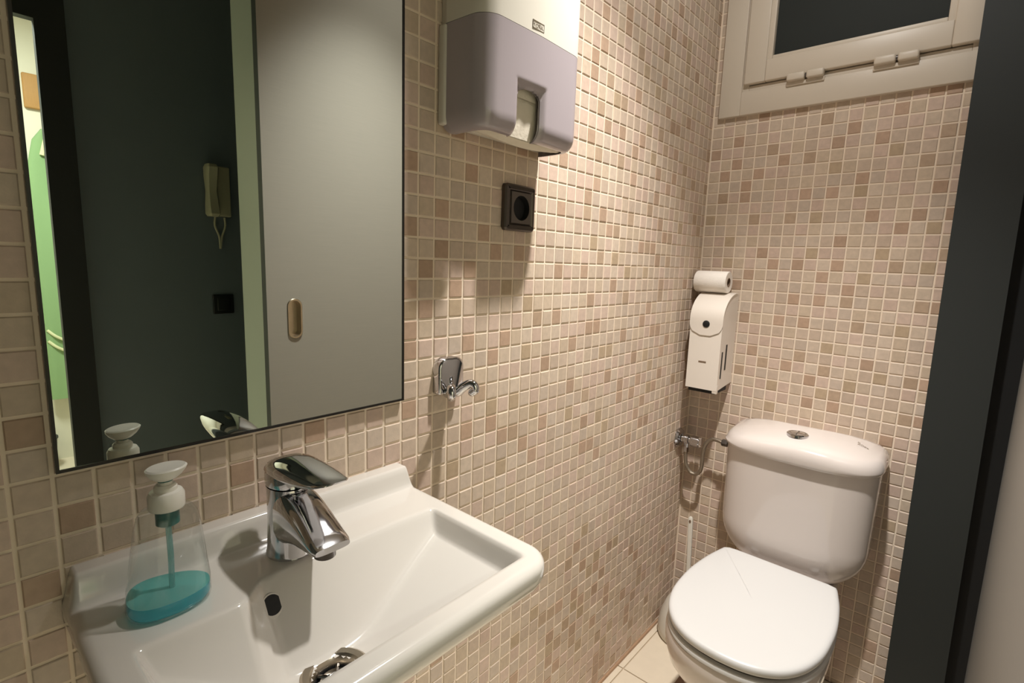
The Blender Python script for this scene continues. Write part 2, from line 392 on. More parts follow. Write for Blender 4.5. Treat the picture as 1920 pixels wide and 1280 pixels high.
# ------------------------------------------------------------------ window over the toilet
win = sroot('window_1', (10.6, Y0, 11.75), 'white framed high window with dark frosted pane above the toilet')
def ringframe(name, x0, x1, z0, z1, w0, w1, wb, wt, y0, y1, b, parent, m=PVC):
    g = G(); e = .004
    g.box(x0, x0+w0, y0, y1, z0, z1, b); g.box(x1-w1, x1, y0, y1, z0, z1, b)
    g.box(x0+w0-e, x1-w1+e, y0, y1, z0, z0+wb, b); g.box(x0+w0-e, x1-w1+e, y0, y1, z1-wt, z1, b)
    return g.obj(name, m, parent)
ringframe('frame', .62, 20.7, 11.78, 31.2, 1.9, 1.9, 2.0, 1.9, Y0-.45, Y0+1.6, .06, win)
ringframe('frame_step', 2.4, 18.9, 13.7, 29.4, .7, .7, .55, .7, Y0-.25, Y0+1.5, .05, win)
sash = ringframe('sash', 2.72, 18.62, 14.32, 28.9, 1.75, 1.6, 1.75, 1.7, Y0-.68, Y0+1.2, .09, win)
ringframe('glazing_bead', 4.4, 17.1, 15.95, 27.3, .5, .5, .42, .5, Y0-.56, Y0+.3, .07, sash)
G().box(4.7, 16.8, Y0-.1, Y0+.05, 16.2, 27.1).obj('glass_pane', NIGHT, sash, 0)
for hx in (6.3, 12.45):
    h = G().box(hx, hx+1.38, Y0-1.0, Y0-.35, 13.85, 14.45, .14).obj('hinge', PVC, win)
    G().box(hx+1.5, hx+2.78, Y0-1.0, Y0-.35, 13.85, 14.45, .14).obj('hinge_barrel', PVC, h)
    G().lathe([(.2, 0), (.2, .14)], (hx+1.37, Y0-.7, 14.15), 'x', 12).obj('hinge_pin', DARKMET, h)
    G().box(hx-.05, hx+2.8, Y0-.6, Y0-.2, 13.55, 13.9, .04).obj('hinge_plate', PVC, h)

# ------------------------------------------------------------------ dark jamb post, sliding door, opening
g = G(); z0, z1 = ZF, ZC
for (xa, xb, z) in ((18.92, 22.5, z0), (18.42, 21.75, z1)):
    g.v += [(xa, Y0-1.9, z), (xb, Y0-1.9, z), (xb, Y0-.0, z), (xa, Y0-.0, z)]
g.f = [(0, 1, 2, 3), (4, 5, 6, 7), (0, 1, 5, 4), (1, 2, 6, 5), (2, 3, 7, 6), (3, 0, 4, 7)]
struct(g.obj('trim_1', JAMBN, None, 0), 'dark blue-grey door post at the right end of the tiled back wall')
G().box(21.0, 25.6, Y0-.4, Y0, ZF, ZC).obj('slot_shade', BLACK, bpy.data.objects['trim_1'], 0)  # black sheet painted in for the shade inside the door slot
door = sroot('door_1', (XD, 2.6, ZF), 'grey sliding door panel with recessed oval pull, also seen in the mirror')
hz0, hz1, hy0, hy1 = -9.2, -5.75, 4.3, 5.6
cy, cz = (hy0+hy1)/2, (hz0+hz1)/2
g = G()
def stadium(cy, cz, hw, hh, n=10):
    o = []
    for k in range(2*n+2):
        a = math.pi*k/n if k <= n else math.pi+math.pi*(k-n-1)/n
        a = math.pi*(k/(n)) if k <= n else math.pi*((k-1)/n)
        o.append((cy+hw*math.cos(a), cz+(hh-hw)*(1 if k <= n else -1)+hw*math.sin(a)))
    return o
st = stadium(cy, cz, .5, 1.55)
oy0, oy1, oz0, oz1 = 2.6, Y0+1, ZF+.2, 25.5
# front face with a hole for the pull: outer rectangle joined to the stadium ring
nst = len(st)
def rect_proj(a):
    c, s_ = math.cos(a), math.sin(a); hy, hz = .9, 2.0
    t = min(hy/abs(c) if abs(c) > 1e-6 else 1e9, hz/abs(s_) if abs(s_) > 1e-6 else 1e9); return (cy+c*t, cz+s_*t)
inner = [(XD, a, b) for a, b in st]; mid = [(XD, *rect_proj(math.atan2(b-cz, a-cy))) for a, b in st]
g.loft([mid, inner], False, False)
g.loft([inner, [(XD+.7, a, b) for a, b in st]], False, True)
A, B, Cc, D = cy-.9, cy+.9, cz-2.0, cz+2.0
for (ya, yb, za, zb) in ((oy0, A, oz0, oz1), (B, oy1, oz0, oz1), (A, B, oz0, Cc), (A, B, D, oz1)):
    n = len(g.v); g.v += [(XD, ya, za), (XD, yb, za), (XD, yb, zb), (XD, ya, zb)]; g.f.append((n, n+1, n+2, n+3))
# fill the four corners between the projected ring and the rectangle
for sy in (-1, 1):
    for sz in (-1, 1):
        n = len(g.v); near = [q for q in mid if (q[1]-cy)*sy >= .9-1e-6 or (q[2]-cz)*sz >= 2-1e-6]
        a = [q for q in mid if abs((q[1]-cy)*sy-.9) < 1e-6 and (q[2]-cz)*sz > 0]; b = [q for q in mid if abs((q[2]-cz)*sz-2) < 1e-6 and (q[1]-cy)*sy > 0]
        if a and b:
            pa = max(a, key=lambda q: q[2]*sz); pb = max(b, key=lambda q: q[1]*sy)
            g.v += [pa, (XD, cy+.9*sy, cz+2*sz), pb]; g.f.append((n, n+1, n+2))
panel = g.obj('door_panel', DOORM, door, 0)
G().box(XD+.001, XD+.8, oy0, oy0+.25, oz0, oz1).obj('edge_band', JAMB, door, 0)
G().box(XD+.72, XD+.8, oy0+.2, oy1, oz0, oz1).obj('door_core', JAMB, door, 0)
g = G(); so = stadium(cy, cz, .68, 1.75)
g.loft([[(XD-.01, a, b) for a, b in so], [(XD-.1, a, b) for a, b in stadium(cy, cz, .62, 1.69)], [(XD-.1, a, b) for a, b in stadium(cy, cz, .5, 1.56)], [(XD+.62, a, b) for a, b in stadium(cy, cz, .47, 1.5)]], False, True)
g.obj('recessed_pull', BRUSHED, door, 40)
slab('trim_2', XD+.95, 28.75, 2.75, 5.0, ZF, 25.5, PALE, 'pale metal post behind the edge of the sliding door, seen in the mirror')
slab('trim_3', XH-.9, XH+.15, -7.45, -5.2, ZF, 21, JAMBN, 'dark doorway jamb beside the bright room, seen in the mirror')
slab('trim_4', XH-.9, XH+.15, -32, -7.45, 18.2, 21, JAMBN, 'dark head of the doorway to the bright room, seen in the mirror')

# ------------------------------------------------------------------ toilet
TX = 11.05
toilet = thing('toilet', 'white close-coupled ceramic toilet with closed lid against the tiled back wall', 'toilet', (TX, 27, ZF))
def tank_plan(a, b, yb, ys, n=40, e=.62):
    pts = [(TX+a, yb-.3), (TX+a*.96, yb), (TX-a*.96, yb), (TX-a, yb-.3)]
    for k in range(n+1):
        t = math.pi+math.pi*k/n; c, s_ = math.cos(t), math.sin(t)
        pts.append((TX+a*math.copysign(abs(c)**e, c), ys-b*abs(s_)**.95))
    return pts
g = G(); rings = []
zb, rr = -27.6, 3.4
for z in [-17.3, -18, -20, -22, -24]+[zb+rr*(1-math.sin(math.radians(q))) for q in range(0, 91, 9)]:
    t = max(0, zb+rr-z)/rr; k = rr*(1-math.sqrt(max(0, 1-t*t)))
    a = 5.82-.022*(-17.3-z)-k*.95
    rings.append([(x, y, z) for x, y in tank_plan(a, 3.0-k*.35-.02*(-17.3-z), Y0-.25, 32.1)])
g.loft(rings); g.obj('tank', CERAM2, toilet, 50)
def ztop(x, y): return -15.0-1.02*min(1.3, abs((x-TX-.25)/5.9)**2.2)-.8*max(0, (34.5-y)/5.6)**1.6
g = G(); A0, B0 = 5.98, 3.35
def lidring(s, d, flat=None):
    out = []
    for x, y in tank_plan(A0-d, B0-d, Y0-.2-d*.3, 32.0):
        x2, y2 = TX+(x-TX)*s, 32.6+(y-32.6)*s
        out.append((x2, y2, ztop(x2, y2) if flat is None else flat))
    return out
rings = [lidring(1, .35, -17.35), lidring(1, .1, -17.3), lidring(1, 0, -17.1)]
up = lidring(1, 0)
for d, dz in ((0, .75), (.04, .52), (.13, .3), (.3, .12), (.55, .03)):
    rings.append([(x, y, max(z-dz, -17.0)) for x, y, z in lidring(1, d)])
for s in (.82, .6, .38, .15, .02): rings.append(lidring(s, .55))
g.loft(rings); lid = g.obj('tank_lid', CERAM2, toilet, 50)
bxy = (10.95, 30.95); bz = ztop(*bxy)
g = G(); g.lathe([(.82, -.1), (.82, .10), (.74, .17), (.62, .17), (.6, .12)], (*bxy, bz), n=32, c0=False); but = g.obj('flush_button', CHROME, toilet)
g = G(); g.lathe([(.57, .1), (.57, .17), (.5, .2), (0.01, .21)], (*bxy, bz), n=28, c0=False); g.obj('button_cap', CHROME, but)
G().box(bxy[0]-.03, bxy[0]+.03, bxy[1]-.5, bxy[1]+.5, bz+.19, bz+.225).obj('button_split', DARKMET, but, 0)
half = [(0, 14.75), (1.3, 14.88), (2.5, 15.3), (3.6, 16.15), (4.45, 17.5), (4.98, 19.3), (5.15, 21.3), (5.12, 23.3), (4.84, 25.6), (4.5, 27.2), (4.3, 28.0)]
hs = smoothpath([(a, b, 0) for a, b in half], 5)
SX = 11.2
def seat_plan(d=0, yshift=0, back=True):
    r = [(SX+x, y) for x, y, _ in hs]; l = [(SX-x, y) for x, y, _ in hs[::-1]]
    pts = r+[(SX+4.2, 28.2), (SX+3.6, 28.35), (SX-3.2, 28.4), (SX-3.9, 28.3)]+l[:-1]
    return inset(pts, d) if d else pts
def prism(zs, top=None):
    g = G(); rg = [[(x, y, z) for x, y in seat_plan(d)] for d, z in zs]
    if top:
        for k, dz in ((.97, .012), (.8, .03), (.5, .045), (.2, .05), (.01, .05)): rg.append([(SX+(x-SX)*k, 21.8+(y-21.8)*k, z+dz) for x, y, z in rg[len(zs)-1]])
    g.loft(rg); return g
sg = prism([(.14, -26.36), (.04, -26.30), (.0, -26.2), (.0, -25.98), (.05, -25.86), (.16, -25.78), (.3, -25.74)], True); sg.obj('seat_lid', LIDW, toilet, 40)
sg = prism([(.3, -27.12), (.1, -27.08), (.0, -26.98), (.0, -26.78), (.08, -26.66), (.36, -26.6)]); sg.obj('seat', LIDW, toilet, 40)
prism([(.34, -26.62), (.34, -26.33)]).obj('seat_gap_shade', DARKMET, toilet, 40)  # dark slab filling the gap under the lid, standing in for its shade
for dx in (-2.6, 2.6):
    G().lathe([(.42, -.55), (.42, .0), (.36, .08), (0.02, .1)], (SX+dx, 28.75, -26.75), n=16).obj('seat_hinge', LIDW, toilet)
g = G(); rings = []
for z, s, yc, ex in ((-27.1, .985, 22, 0), (-27.5, 1.0, 22, 0), (-28.3, .995, 22, .1), (-29.5, .96, 22.2, .4), (-31, .88, 22.8, .9), (-33, .74, 24.0, 1.6), (-35, .62, 25.2, 2.2), (-37, .58, 25.6, 2.6), (-38.05, .6, 25.6, 2.7), (-38.4, .6, 25.6, 2.7)):
    r = []
    for x, y in seat_plan(0):
        yy = yc+(y-22)*s
        if y > 24: yy += ex*(y-24)/4.4
        if y > 24 and z < -28: yy += 1.6*(y-24)/4.4
        r.append((SX-.1+(x-SX)*s, yy, z))
    rings.append(r)
g.loft(rings); g.obj('bowl', CERAM2, toilet, 50)
g = G(); g.box(SX-4.0, SX+3.8, 27.6, 33.6, -28.6, -27.3, .3); g.obj('tank_shelf', CERAM2, toilet)
mesh_text('maker_mark', 'Roca', .015, INK, toilet, Matrix.Translation(W((15.35, 32.5, ztop(15.35, 32.5)+.06))) @ Matrix.Rotation(.45, 4, 'Y') @ Matrix.Rotation(.05, 4, 'X'))

# ------------------------------------------------------------------ supply valve and hose
valve = thing('stop_valve', 'chrome angle stop valve on left wall beside the cistern', 'valve', (0, 32.9, -18.9))
vy, vz = 32.95, -18.85
g = G(); g.lathe([(1.0, .02), (1.0, .1), (.85, .28), (.45, .36)], (0, vy, vz), 'x', 28, c1=False); g.obj('escutcheon', CHROME, valve)
g = G(); g.lathe([(.36, .2), (.36, .7), (.46, .75), (.46, 1.1), (.3, 1.15), (.3, 1.35)], (0, vy, vz), 'x', 20); g.tube([(.92, vy, vz), (.92, vy, vz-.75)], .27, 12); g.obj('valve_body', CHROME, valve)
g = G(); g.lathe([(.3, 1.3), (.52, 1.36), (.56, 1.5), (.56, 2.15), (.48, 2.25), (.02, 2.28)], (0, vy, vz), 'x', 16); g.obj('valve_handle', CHROME, valve)
hose = thing('supply_hose', 'grey braided hose looping from chrome valve to the cistern', 'hose', (2, 33, -22))
hp = smoothpath([(.92, vy, -19.5), (.9, vy, -20.4), (1.0, vy, -21.3), (1.45, vy+.05, -22.05), (2.05, vy+.05, -22.15), (2.5, vy+.05, -21.6), (2.6, vy, -20.6), (2.62, vy, -19.6), (2.85, vy, -18.75), (3.35, vy, -18.25), (3.9, vy-.1, -18.15), (4.4, vy-.2, -18.2)], 8)
G().tube(hp, .19, 10).obj('braided_tube', mat('braided_steel', (150, 138, 122), .4, .8, bump=(400, .6)), hose)
G().lathe([(.27, 0), (.27, .7)], (.92, vy, -20.1), 'z', 6).obj('hose_nut', CHROME, hose, 20)
G().lathe([(.3, 0), (.34, .1), (.34, .55), (.28, .6), (.28, 1.1)], (4.35, vy-.2, -18.2), 'x', 6).obj('hose_nut', DARKMET, hose, 20)

# ------------------------------------------------------------------ toilet brush
br = thing('toilet_brush', 'white toilet brush standing in its holder in the corner behind the toilet', 'toilet brush', (3.0, 31.3, ZF))
G().lathe([(2.45, 0), (2.6, .3), (2.62, 1.0), (2.4, 2.2), (2.0, 3.4), (1.5, 4.3), (1.0, 4.75), (.8, 4.8), (.75, 4.5), (.3, 4.4)], (3.0, 31.3, ZF+.02), n=36).obj('holder', WPLAST, br)
hd = [(2.95, 31.3, -34), (2.75, 31.5, -31), (2.45, 31.75, -26.4)]
g = G()
for k in range(len(hd)-1): pass
rings = []
for (x, y, z), w, t in ((hd[0], .2, .16), (hd[1], .2, .16), (hd[2], .22, .16)):
    rings.append([(x+dx*w, y+dy*t, z) for dx, dy in ((-1, -.6), (-.6, -1), (.6, -1), (1, -.6), (1, .6), (.6, 1), (-.6, 1), (-1, .6))])
x, y, z = hd[2]
for q, dz in ((.8, .22), (.45, .34)): rings.append([(x+(a-x)*q, y+(b-y)*q, z+dz) for a, b, c in rings[2]])
g.loft(rings); hnd = g.obj('handle', WPLAST, br)
G().lathe([(.1, -.03), (.1, .02)], (x, y-.17, z-.1), 'y', 12, sy=1.6).obj('hanging_hole', CARD, hnd)

# ------------------------------------------------------------------ toilet tissue dispenser with a roll on top
td = thing('tissue_dispenser', 'white metal toilet tissue dispenser with hinged flap in the back corner', 'paper dispenser', (2.45, Y0, -13.1))
xl, xr, yf, zbm = 1.0, 3.93, 31.15, -13.1
g = G()
prof = [(yf, zbm), (yf, -6.6)]
for k in range(0, 10):
    a = math.radians(90*k/9); prof.append((yf+3.2*(1-math.cos(a)), -6.6+2.35*math.sin(a)))
prof += [(Y0-.02, -4.25), (Y0-.02, zbm+.35)]
g.loft([[(x, y, z) for y, z in prof] for x in (xl, xr)]); body = g.obj('cabinet', LACQ, td, 30)
G().box(xl+.25, xr-.2, yf+.15, Y0-.6, zbm-.32, zbm+.06).obj('paper_outlet', BLACK, td, 0)
G().box(xr-.42, xr+.015, yf+.02, yf+.35, zbm-.25, zbm+.55, .02).obj('corner_lip', LACQ, td)
# flap: curved sheet over the roof and down the front with rounded lower corners
g = G(); N = 9; cols = 12
path = [(yf-.09, -7.9), (yf-.09, -7.3), (yf-.09, -6.6)]
for k in range(1, N+1):
    a = math.radians(90*k/N); path.append((yf-.09+3.25*(1-math.cos(a)), -6.6+2.44*math.sin(a)))
rings_o = []
for y, z in path:
    ins = 0
    if z < -6.9: t = (z+7.95)/1.05; ins = .9*(1-math.sqrt(max(0, 1-(1-max(0, min(1, t)))**2)))
    rings_o.append((y, z, xl-.06+ins, xr+.06-ins))
low = []
for k in range(6):
    a = math.radians(90*k/5); low.append((yf-.09, -8.05+1.1*math.sin(a)*1.0, 1.0*(1-math.cos(math.radians(90)-0)) if False else 1.0*(1-math.sin(a)) if False else 1.05*(1-math.sqrt(max(0, 1-(1-math.sin(a))**2)))))
rows = [(y, z, xl-.06+i, xr+.06-i) for y, z, i in low]+[(y, z, xl-.06, xr+.06) for y, z in path[2:]]
out = [[(x0+(x1-x0)*c/cols, y, z) for c in range(cols+1)] for y, z, x0, x1 in rows]
inn = [[(x, y+.07, z-.05 if k > 6 else z) for x, y, z in r] for k, r in enumerate(out)]
g.loft(out, False, False, False); g.loft(inn, False, False, False)
n = cols+1; m_ = len(out)
for k in range(m_-1):
    for e in (0, cols):
        b2 = m_*n; g.f.append((k*n+e, (k+1)*n+e, b2+(k+1)*n+e, b2+k*n+e))
for c in range(cols):
    b2 = m_*n; g.f.append((c, c+1, b2+c+1, b2+c)); t = (m_-1)*n; g.f.append((t+c, t+c+1, b2+t+c+1, b2+t+c))
flap = g.obj('flap', LACQ, td, 40)
G().lathe([(.32, 0), (.32, -.06), (.22, -.1), (.02, -.1)], (2.5, yf-.08, -7.0), 'y', 20).obj('lock', BLACK, flap)
G().box(2.05, 2.75, yf-.02, yf+.05, -10.62, -10.47).obj('level_slot', CARD, td, 0)
for ya, yb2, za, zc in ((yf+.5, yf+.8, -12.0, -9.5), (yf+1.45, yf+1.8, -11.3, -8.9)):
    G().box(xr-.04, xr+.012, ya, yb2, za, zc).obj('side_slot', BLACK, td, 0)
roll = thing('toilet_roll', 'partly used white toilet roll lying on top of the tissue dispenser', 'toilet roll', (1.9, 33.35, -4.2))
rc = (0, 33.4, -3.2); ro = 1.0
g = G(); g.lathe([(.4, 3.33), (.95, 3.36), (ro, 3.3), (ro, .45), (.95, .38), (.4, .4)], rc, 'x', 40, c0=False, c1=False); g.obj('paper', PAPER2, roll, 50)
g = G(); g.lathe([(.36, 3.36), (.41, 3.36), (.41, .38), (.36, .38), (.36, 3.36)], rc, 'x', 28, c0=False, c1=False); g.obj('core', CARD, roll)
g = G(); g.add([(x, 33.4-ro*math.sin(a)*1.012, -3.2-ro*math.cos(a)*1.012) for x in (.5, 3.28) for a in (-.2, .1, .5)], [(0, 1, 4, 3), (1, 2, 5, 4)]); g.obj('loose_end', PAPER2, roll)
# ------------------------------------------------------------------ wash basin
basin = thing('washbasin', 'white wall-hung ceramic washbasin under the mirror', 'washbasin', (0, -7.5, -14))
YL, YR, XF, ZR = -14.1, -.93, 9.78, -13.0
YC, YW, RC = (YL+YR)/2, (YR-YL)/2, 1.25
def yhalf(x):
    if x < XF-RC: return YW
    return YW-RC+math.sqrt(max(0, RC*RC-(x-(XF-RC))**2))
def depth(x, y):
    xb = 3.45+.85*smoothstep(-9.2, -10.4, y)*1.0+.12*smoothstep(-4, -1, y)
    d = [1.45*(x-xb), 2.6*(8.86-x)]
    a = -1.88-y; d.append(2.4*a if a < .36 else .864+.43*(a-.36))
    a = y+13.15; d.append(2.4*a if a < .36 else .864+.56*(a-.36))
    d.append(2.75); k = 7.0; mn = min(d)
    v = mn-math.log(sum(math.exp(-k*(q-mn)) for q in d))/k
    s = .05
    return s*math.log1p(math.exp(min(40, v/s))) if v/s < 40 else v
def ztopb(x, y):
    z = ZR-depth(x, y)
    e = 1-smoothstep(.62, 1.12, x)
    z += .93*e*smoothstep(0, .35, y-YL)*1.0*smoothstep(0, .3, YR-y) if x < 1.2 else 0
    return z
dr = (6.12, -8.15, ZR-2.75)
for k in range(30):                                   # the drain sits on the bowl floor
    dr = (dr[0], dr[1], ztopb(dr[0], dr[1]))

NX, NY = 110, 150
g = G(); top = []
for i in range(NX+1):
    u = i/NX; x = XF*u if u < .85 else XF*(.85+.15*math.sin((u-.85)/.15*math.pi/2))
    x = min(x, XF-1e-4); row = []
    for j in range(NY+1):
        v = -1+2*j/NY; v = math.copysign(1-(1-abs(v))**1.25, v)
        y = YC+v*yhalf(x)
        ex = min(YW-abs(y-YC) if x < XF-RC else 9, 9)
        if x > XF-RC and abs(y-YC) > YW-RC: e = RC-math.hypot(x-(XF-RC), abs(y-YC)-(YW-RC))
        else: e = min(YW-abs(y-YC), XF-x)
        e = max(e, 0); z = ztopb(x, y); q = .34
        if e < q: z -= q-math.sqrt(q*q-(q-e)**2)
        row.append((x, y, z))
    top.append(row)
g.loft(top, False, False, False)
g.f = [q for q in g.f if math.hypot(sum(g.v[i][0] for i in q)/4-dr[0], sum(g.v[i][1] for i in q)/4-dr[1]) > .74]
edge = [top[i][0] for i in range(NX+1)]+[top[NX][j] for j in range(1, NY)]+[top[i][NY] for i in range(NX, -1, -1)]
def ring(sx, sy, z, cx=0.0): return [(x*sx, YC+(y-YC)*sy, z if z is not None else zz) for x, y, zz in edge]
rings = [edge, ring(1, 1, -13.65), ring(.985, .992, -14.0), ring(.95, .975, -14.35), ring(.91, .94, -14.65), ring(.86, .88, -14.95), ring(.80, .78, -15.6), ring(.74, .66, -16.4), ring(.66, .50, -16.9), ring(.55, .3, -17.05)]
rings = [[(x, y, min(z, edge[k][2])) for k, (x, y, z) in enumerate(r)] for r in rings]
g.loft(rings, False, True, False)
g.obj('bowl', CERAM, basin, 60)
dg = G(); dg.lathe([(1.14, -.1), (1.13, .06), (1.04, .12), (.84, .09), (.7, -.05), (.64, -.25), (.62, -.5), (.02, -.5)], dr, n=40, c0=False); drain = dg.obj('drain', BRUSHED, basin)
G().lathe([(.66, -.2), (.61, -.3), (.61, -.46), (.02, -.46)], dr, n=32, c0=False).obj('drain_well', BLACK, drain)
dg = G(); dg.lathe([(.22, -.1), (.5, -.2), (.5, -.24), (.02, -.24)], dr, n=28, c0=False)
for k in range(5):
    a = k*2*math.pi/5; dg.tube([(dr[0]+.2*math.cos(a), dr[1]+.2*math.sin(a), dr[2]-.17), (dr[0]+.62*math.cos(a), dr[1]+.62*math.sin(a), dr[2]-.2)], .07, 6)
dg.lathe([(.24, -.18), (.22, -.1), (.02, -.09)], dr, n=20, c0=False); dg.obj('strainer', CHROME, drain)
oy, ox = -9.25, 3.98
oz = ztopb(ox, oy); sl = -(ztopb(ox+.15, oy)-ztopb(ox-.15, oy))/.3; sy_ = -(ztopb(ox, oy+.15)-ztopb(ox, oy-.15))/.3
nx = Vector((sl, sy_, 1)).normalized(); tx = (Vector((1, 0, -sl))).normalized(); ty = nx.cross(tx)
def disc(r0, off, n=24): return [tuple(Vector((ox, oy, oz))+nx*off+tx*(r0*math.cos(2*math.pi*k/n))+ty*(r0*math.sin(2*math.pi*k/n))) for k in range(n)]
G().loft([disc(.42, .0), disc(.38, .05), disc(.335, .05)], False, False).obj('overflow_rim', CERAM, basin)
G().loft([disc(.345, .045), disc(.33, .03)], True, True).obj('overflow_hole', BLACK, basin)

# ------------------------------------------------------------------ mixer tap
tap = thing('mixer_tap', 'chrome single-lever mixer tap at the middle of the basin', 'tap', (2.3, -7.75, ZR))
fx, fy = 2.38, -7.78
g = G(); rings = []
def sec(cx, z, hw, hl, tilt=0, n=28, e=.8):
    """closed section: hl along x, hw along y, plane tilted about y"""
    r = []
    for k in range(n):
        a = 2*math.pi*k/n; u = hl*math.copysign(abs(math.cos(a))**e, math.cos(a)); v = hw*math.copysign(abs(math.sin(a))**e, math.sin(a))
        r.append((cx+u*math.cos(tilt), fy+v, z-u*math.sin(tilt)))
    return r
# upright body
g.loft([sec(fx, ZR+.005, .86, .86, e=1), sec(fx, ZR+.12, .86, .86, e=1), sec(fx, ZR+.2, .83, .83, e=1), sec(fx, ZR+1.2, .79, .79, e=1), sec(fx-.02, ZR+2.2, .77, .78, e=1), sec(fx-.05, ZR+2.66, .78, .80, .06, e=1)])
g.obj('body', CHROME, tap, 50)
# spout: sections swept from the body outwards and down
g = G()
sp = [(fx-.2, 2.62, .25, .70), (fx+.3, 2.60, .45, .76), (fx+.75, 2.52, .62, .78), (fx+1.2, 2.36, .78, .77), (fx+1.7, 2.12, .92, .75), (fx+2.2, 1.86, 1.02, .73), (fx+2.6, 1.66, 1.08, .71), (fx+2.9, 1.52, 1.12, .69), (fx+3.05, 1.42, 1.16, .63)]
for (cx, zt, zb_, hw) in sp:
    r = []; zc = (zt+zb_)/2; hh = (zt-zb_)/2
    for k in range(28):
        a = 2*math.pi*k/28
        r.append((cx+.12*math.sin(a)*hh, fy+hw*math.copysign(abs(math.cos(a))**.62, math.cos(a)), ZR+zc+hh*math.copysign(abs(math.sin(a))**.62, math.sin(a))))
    rings.append(r)
g.loft(rings); g.obj('spout', CHROME, tap, 50)
g = G(); g.lathe([(.36, 0), (.36, -.26), (.30, -.3), (.02, -.26)], (fx+2.5, fy, ZR+1.08), n=24); aer = g.obj('aerator', DARKMET, tap)
# cap ring and lever
g = G(); g.loft([sec(fx-.05, ZR+2.72, .79, .81, .06, e=1), sec(fx-.05, ZR+2.8, .81, .83, .06, e=1), sec(fx-.04, ZR+3.1, .80, .82, .06, e=1), sec(fx-.02, ZR+3.25, .74, .76, .06, e=1)]); g.obj('cartridge_cap', CHROME, tap, 40)
g = G(); rings = []
for (cx, zt, zb_, hw) in ((fx-.88, 3.18, 3.10, .25), (fx-.78, 3.36, 3.08, .52), (fx-.45, 3.58, 3.06, .72), (fx+.0, 3.74, 3.06, .80), (fx+.55, 3.83, 3.08, .82), (fx+1.1, 3.86, 3.12, .81), (fx+1.7, 3.85, 3.20, .78), (fx+2.3, 3.82, 3.30, .72), (fx+2.8, 3.78, 3.44, .64), (fx+3.15, 3.73, 3.58, .54), (fx+3.3, 3.70, 3.64, .40)):
    r = []
    for k in range(24):
        a = 2*math.pi*k/24; v = hw*math.copysign(abs(math.cos(a))**.75, math.cos(a)); s_ = math.sin(a)
        zc = zb_+(zt-zb_)*.3; z = zc+((zt-zc)*abs(s_)**1.0 if s_ > 0 else -(zc-zb_)*abs(s_)**.7)
        r.append((cx, fy+v, ZR+z))
    rings.append(r)
g.loft(rings); g.obj('lever', CHROME, tap, 60)
G().lathe([(.1, 0), (.1, .05), (.02, .06)], (fx+.72, fy-.0, ZR+2.78), 'x', 12).obj('temperature_dot', mat('dot_grey', (150, 170, 165), .3), tap)

# ------------------------------------------------------------------ soap pump bottle
soap = thing('soap_pump_bottle', 'clear pump bottle with a little teal soap on the left of the basin', 'soap bottle', (2.7, -11.8, ZR))
bx, by = 2.72, -11.80; ux = Vector((.2, .98)).normalized(); uy = Vector((-.98, .2)).normalized()
def bsec(z, a, b, sh=0.0, n=40, pw=.86):
    r = []
    for k in range(n):
        t = 2*math.pi*k/n; u = a*math.copysign(abs(math.cos(t))**pw, math.cos(t)); v = b*math.copysign(abs(math.sin(t))**pw, math.sin(t))*(1-.18*u/a)
        r.append((bx+ux.x*(u+sh)+uy.x*v, by+ux.y*(u+sh)+uy.y*v, z))
    return r
BP = [(0, .96, .80), (.06, 1.1, .90), (.2, 1.14, .94), (.7, 1.12, .92), (1.3, 1.04, .86), (2.0, .96, .80), (2.6, .88, .73), (2.95, .80, .66), (3.12, .68, .58), (3.24, .46, .46)]
g = G(); g.loft([bsec(ZR+.01+h, a, b, -.04+.03*h) for h, a, b in BP], True, False); g.obj('bottle', BOTT, soap, 60)
g = G(); g.loft([bsec(ZR+.06, .92, .76, -.04), bsec(ZR+.12, 1.06, .87, -.04), bsec(ZR+.24, 1.11, .91, -.035), bsec(ZR+.52, 1.10, .90, -.03)], True, False); liq = g.obj('liquid', LIQ, soap, 60)
G().loft([bsec(ZR+.52, 1.10, .90, -.03), bsec(ZR+.521, 1.05, .86, -.03)]).obj('liquid_surface', LIQT, liq, 0)
cx0, cy0 = bx+.02, by+.05
g = G(); g.lathe([(.47, 0), (.49, .05), (.49, .42), (.43, .54), (.31, .57), (.31, .68), (.25, .76)], (cx0, cy0, ZR+3.2), n=32); g.obj('collar', PUMPW, soap)
g = G(); g.lathe([(.30, 0), (.32, -.05), (.32, -.5), (.24, -.56), (.05, -.56)], (cx0, cy0, ZR+3.2), n=24); g.obj('pump_housing', TEALD, soap)
g = G(); g.tube([(cx0, cy0, ZR+2.7), (cx0-.02, cy0+.02, ZR+1.6), (cx0-.05, cy0, ZR+.3)], .085, 10); g.obj('dip_tube', TUBE, soap)
g = G(); g.lathe([(.24, 0), (.19, .12), (.17, .4), (.2, .5)], (cx0, cy0, ZR+3.75), n=20); g.obj('stem', PUMPW, soap)
g = G(); rings = []
for h, a, b, sh in ((4.08, .2, .18, 0), (4.13, .30, .27, .02), (4.24, .43, .38, .03), (4.38, .53, .46, .04), (4.46, .55, .48, .05), (4.50, .50, .43, .05), (4.48, .3, .22, .06), (4.47, .03, .03, .05)):
    rings.append([(cx0+ux.x*(a*math.cos(2*math.pi*k/32)+sh)+uy.x*b*math.sin(2*math.pi*k/32), cy0+ux.y*(a*math.cos(2*math.pi*k/32)+sh)+uy.y*b*math.sin(2*math.pi*k/32), ZR+h+.04*math.cos(2*math.pi*k/32)*a) for k in range(32)])
g.loft(rings); g.obj('pump_head', PUMPW, soap)
G().lathe([(.205, 0), (.205, .06)], (cx0, cy0, ZR+4.06), n=16).obj('head_ring', TEALD, soap)

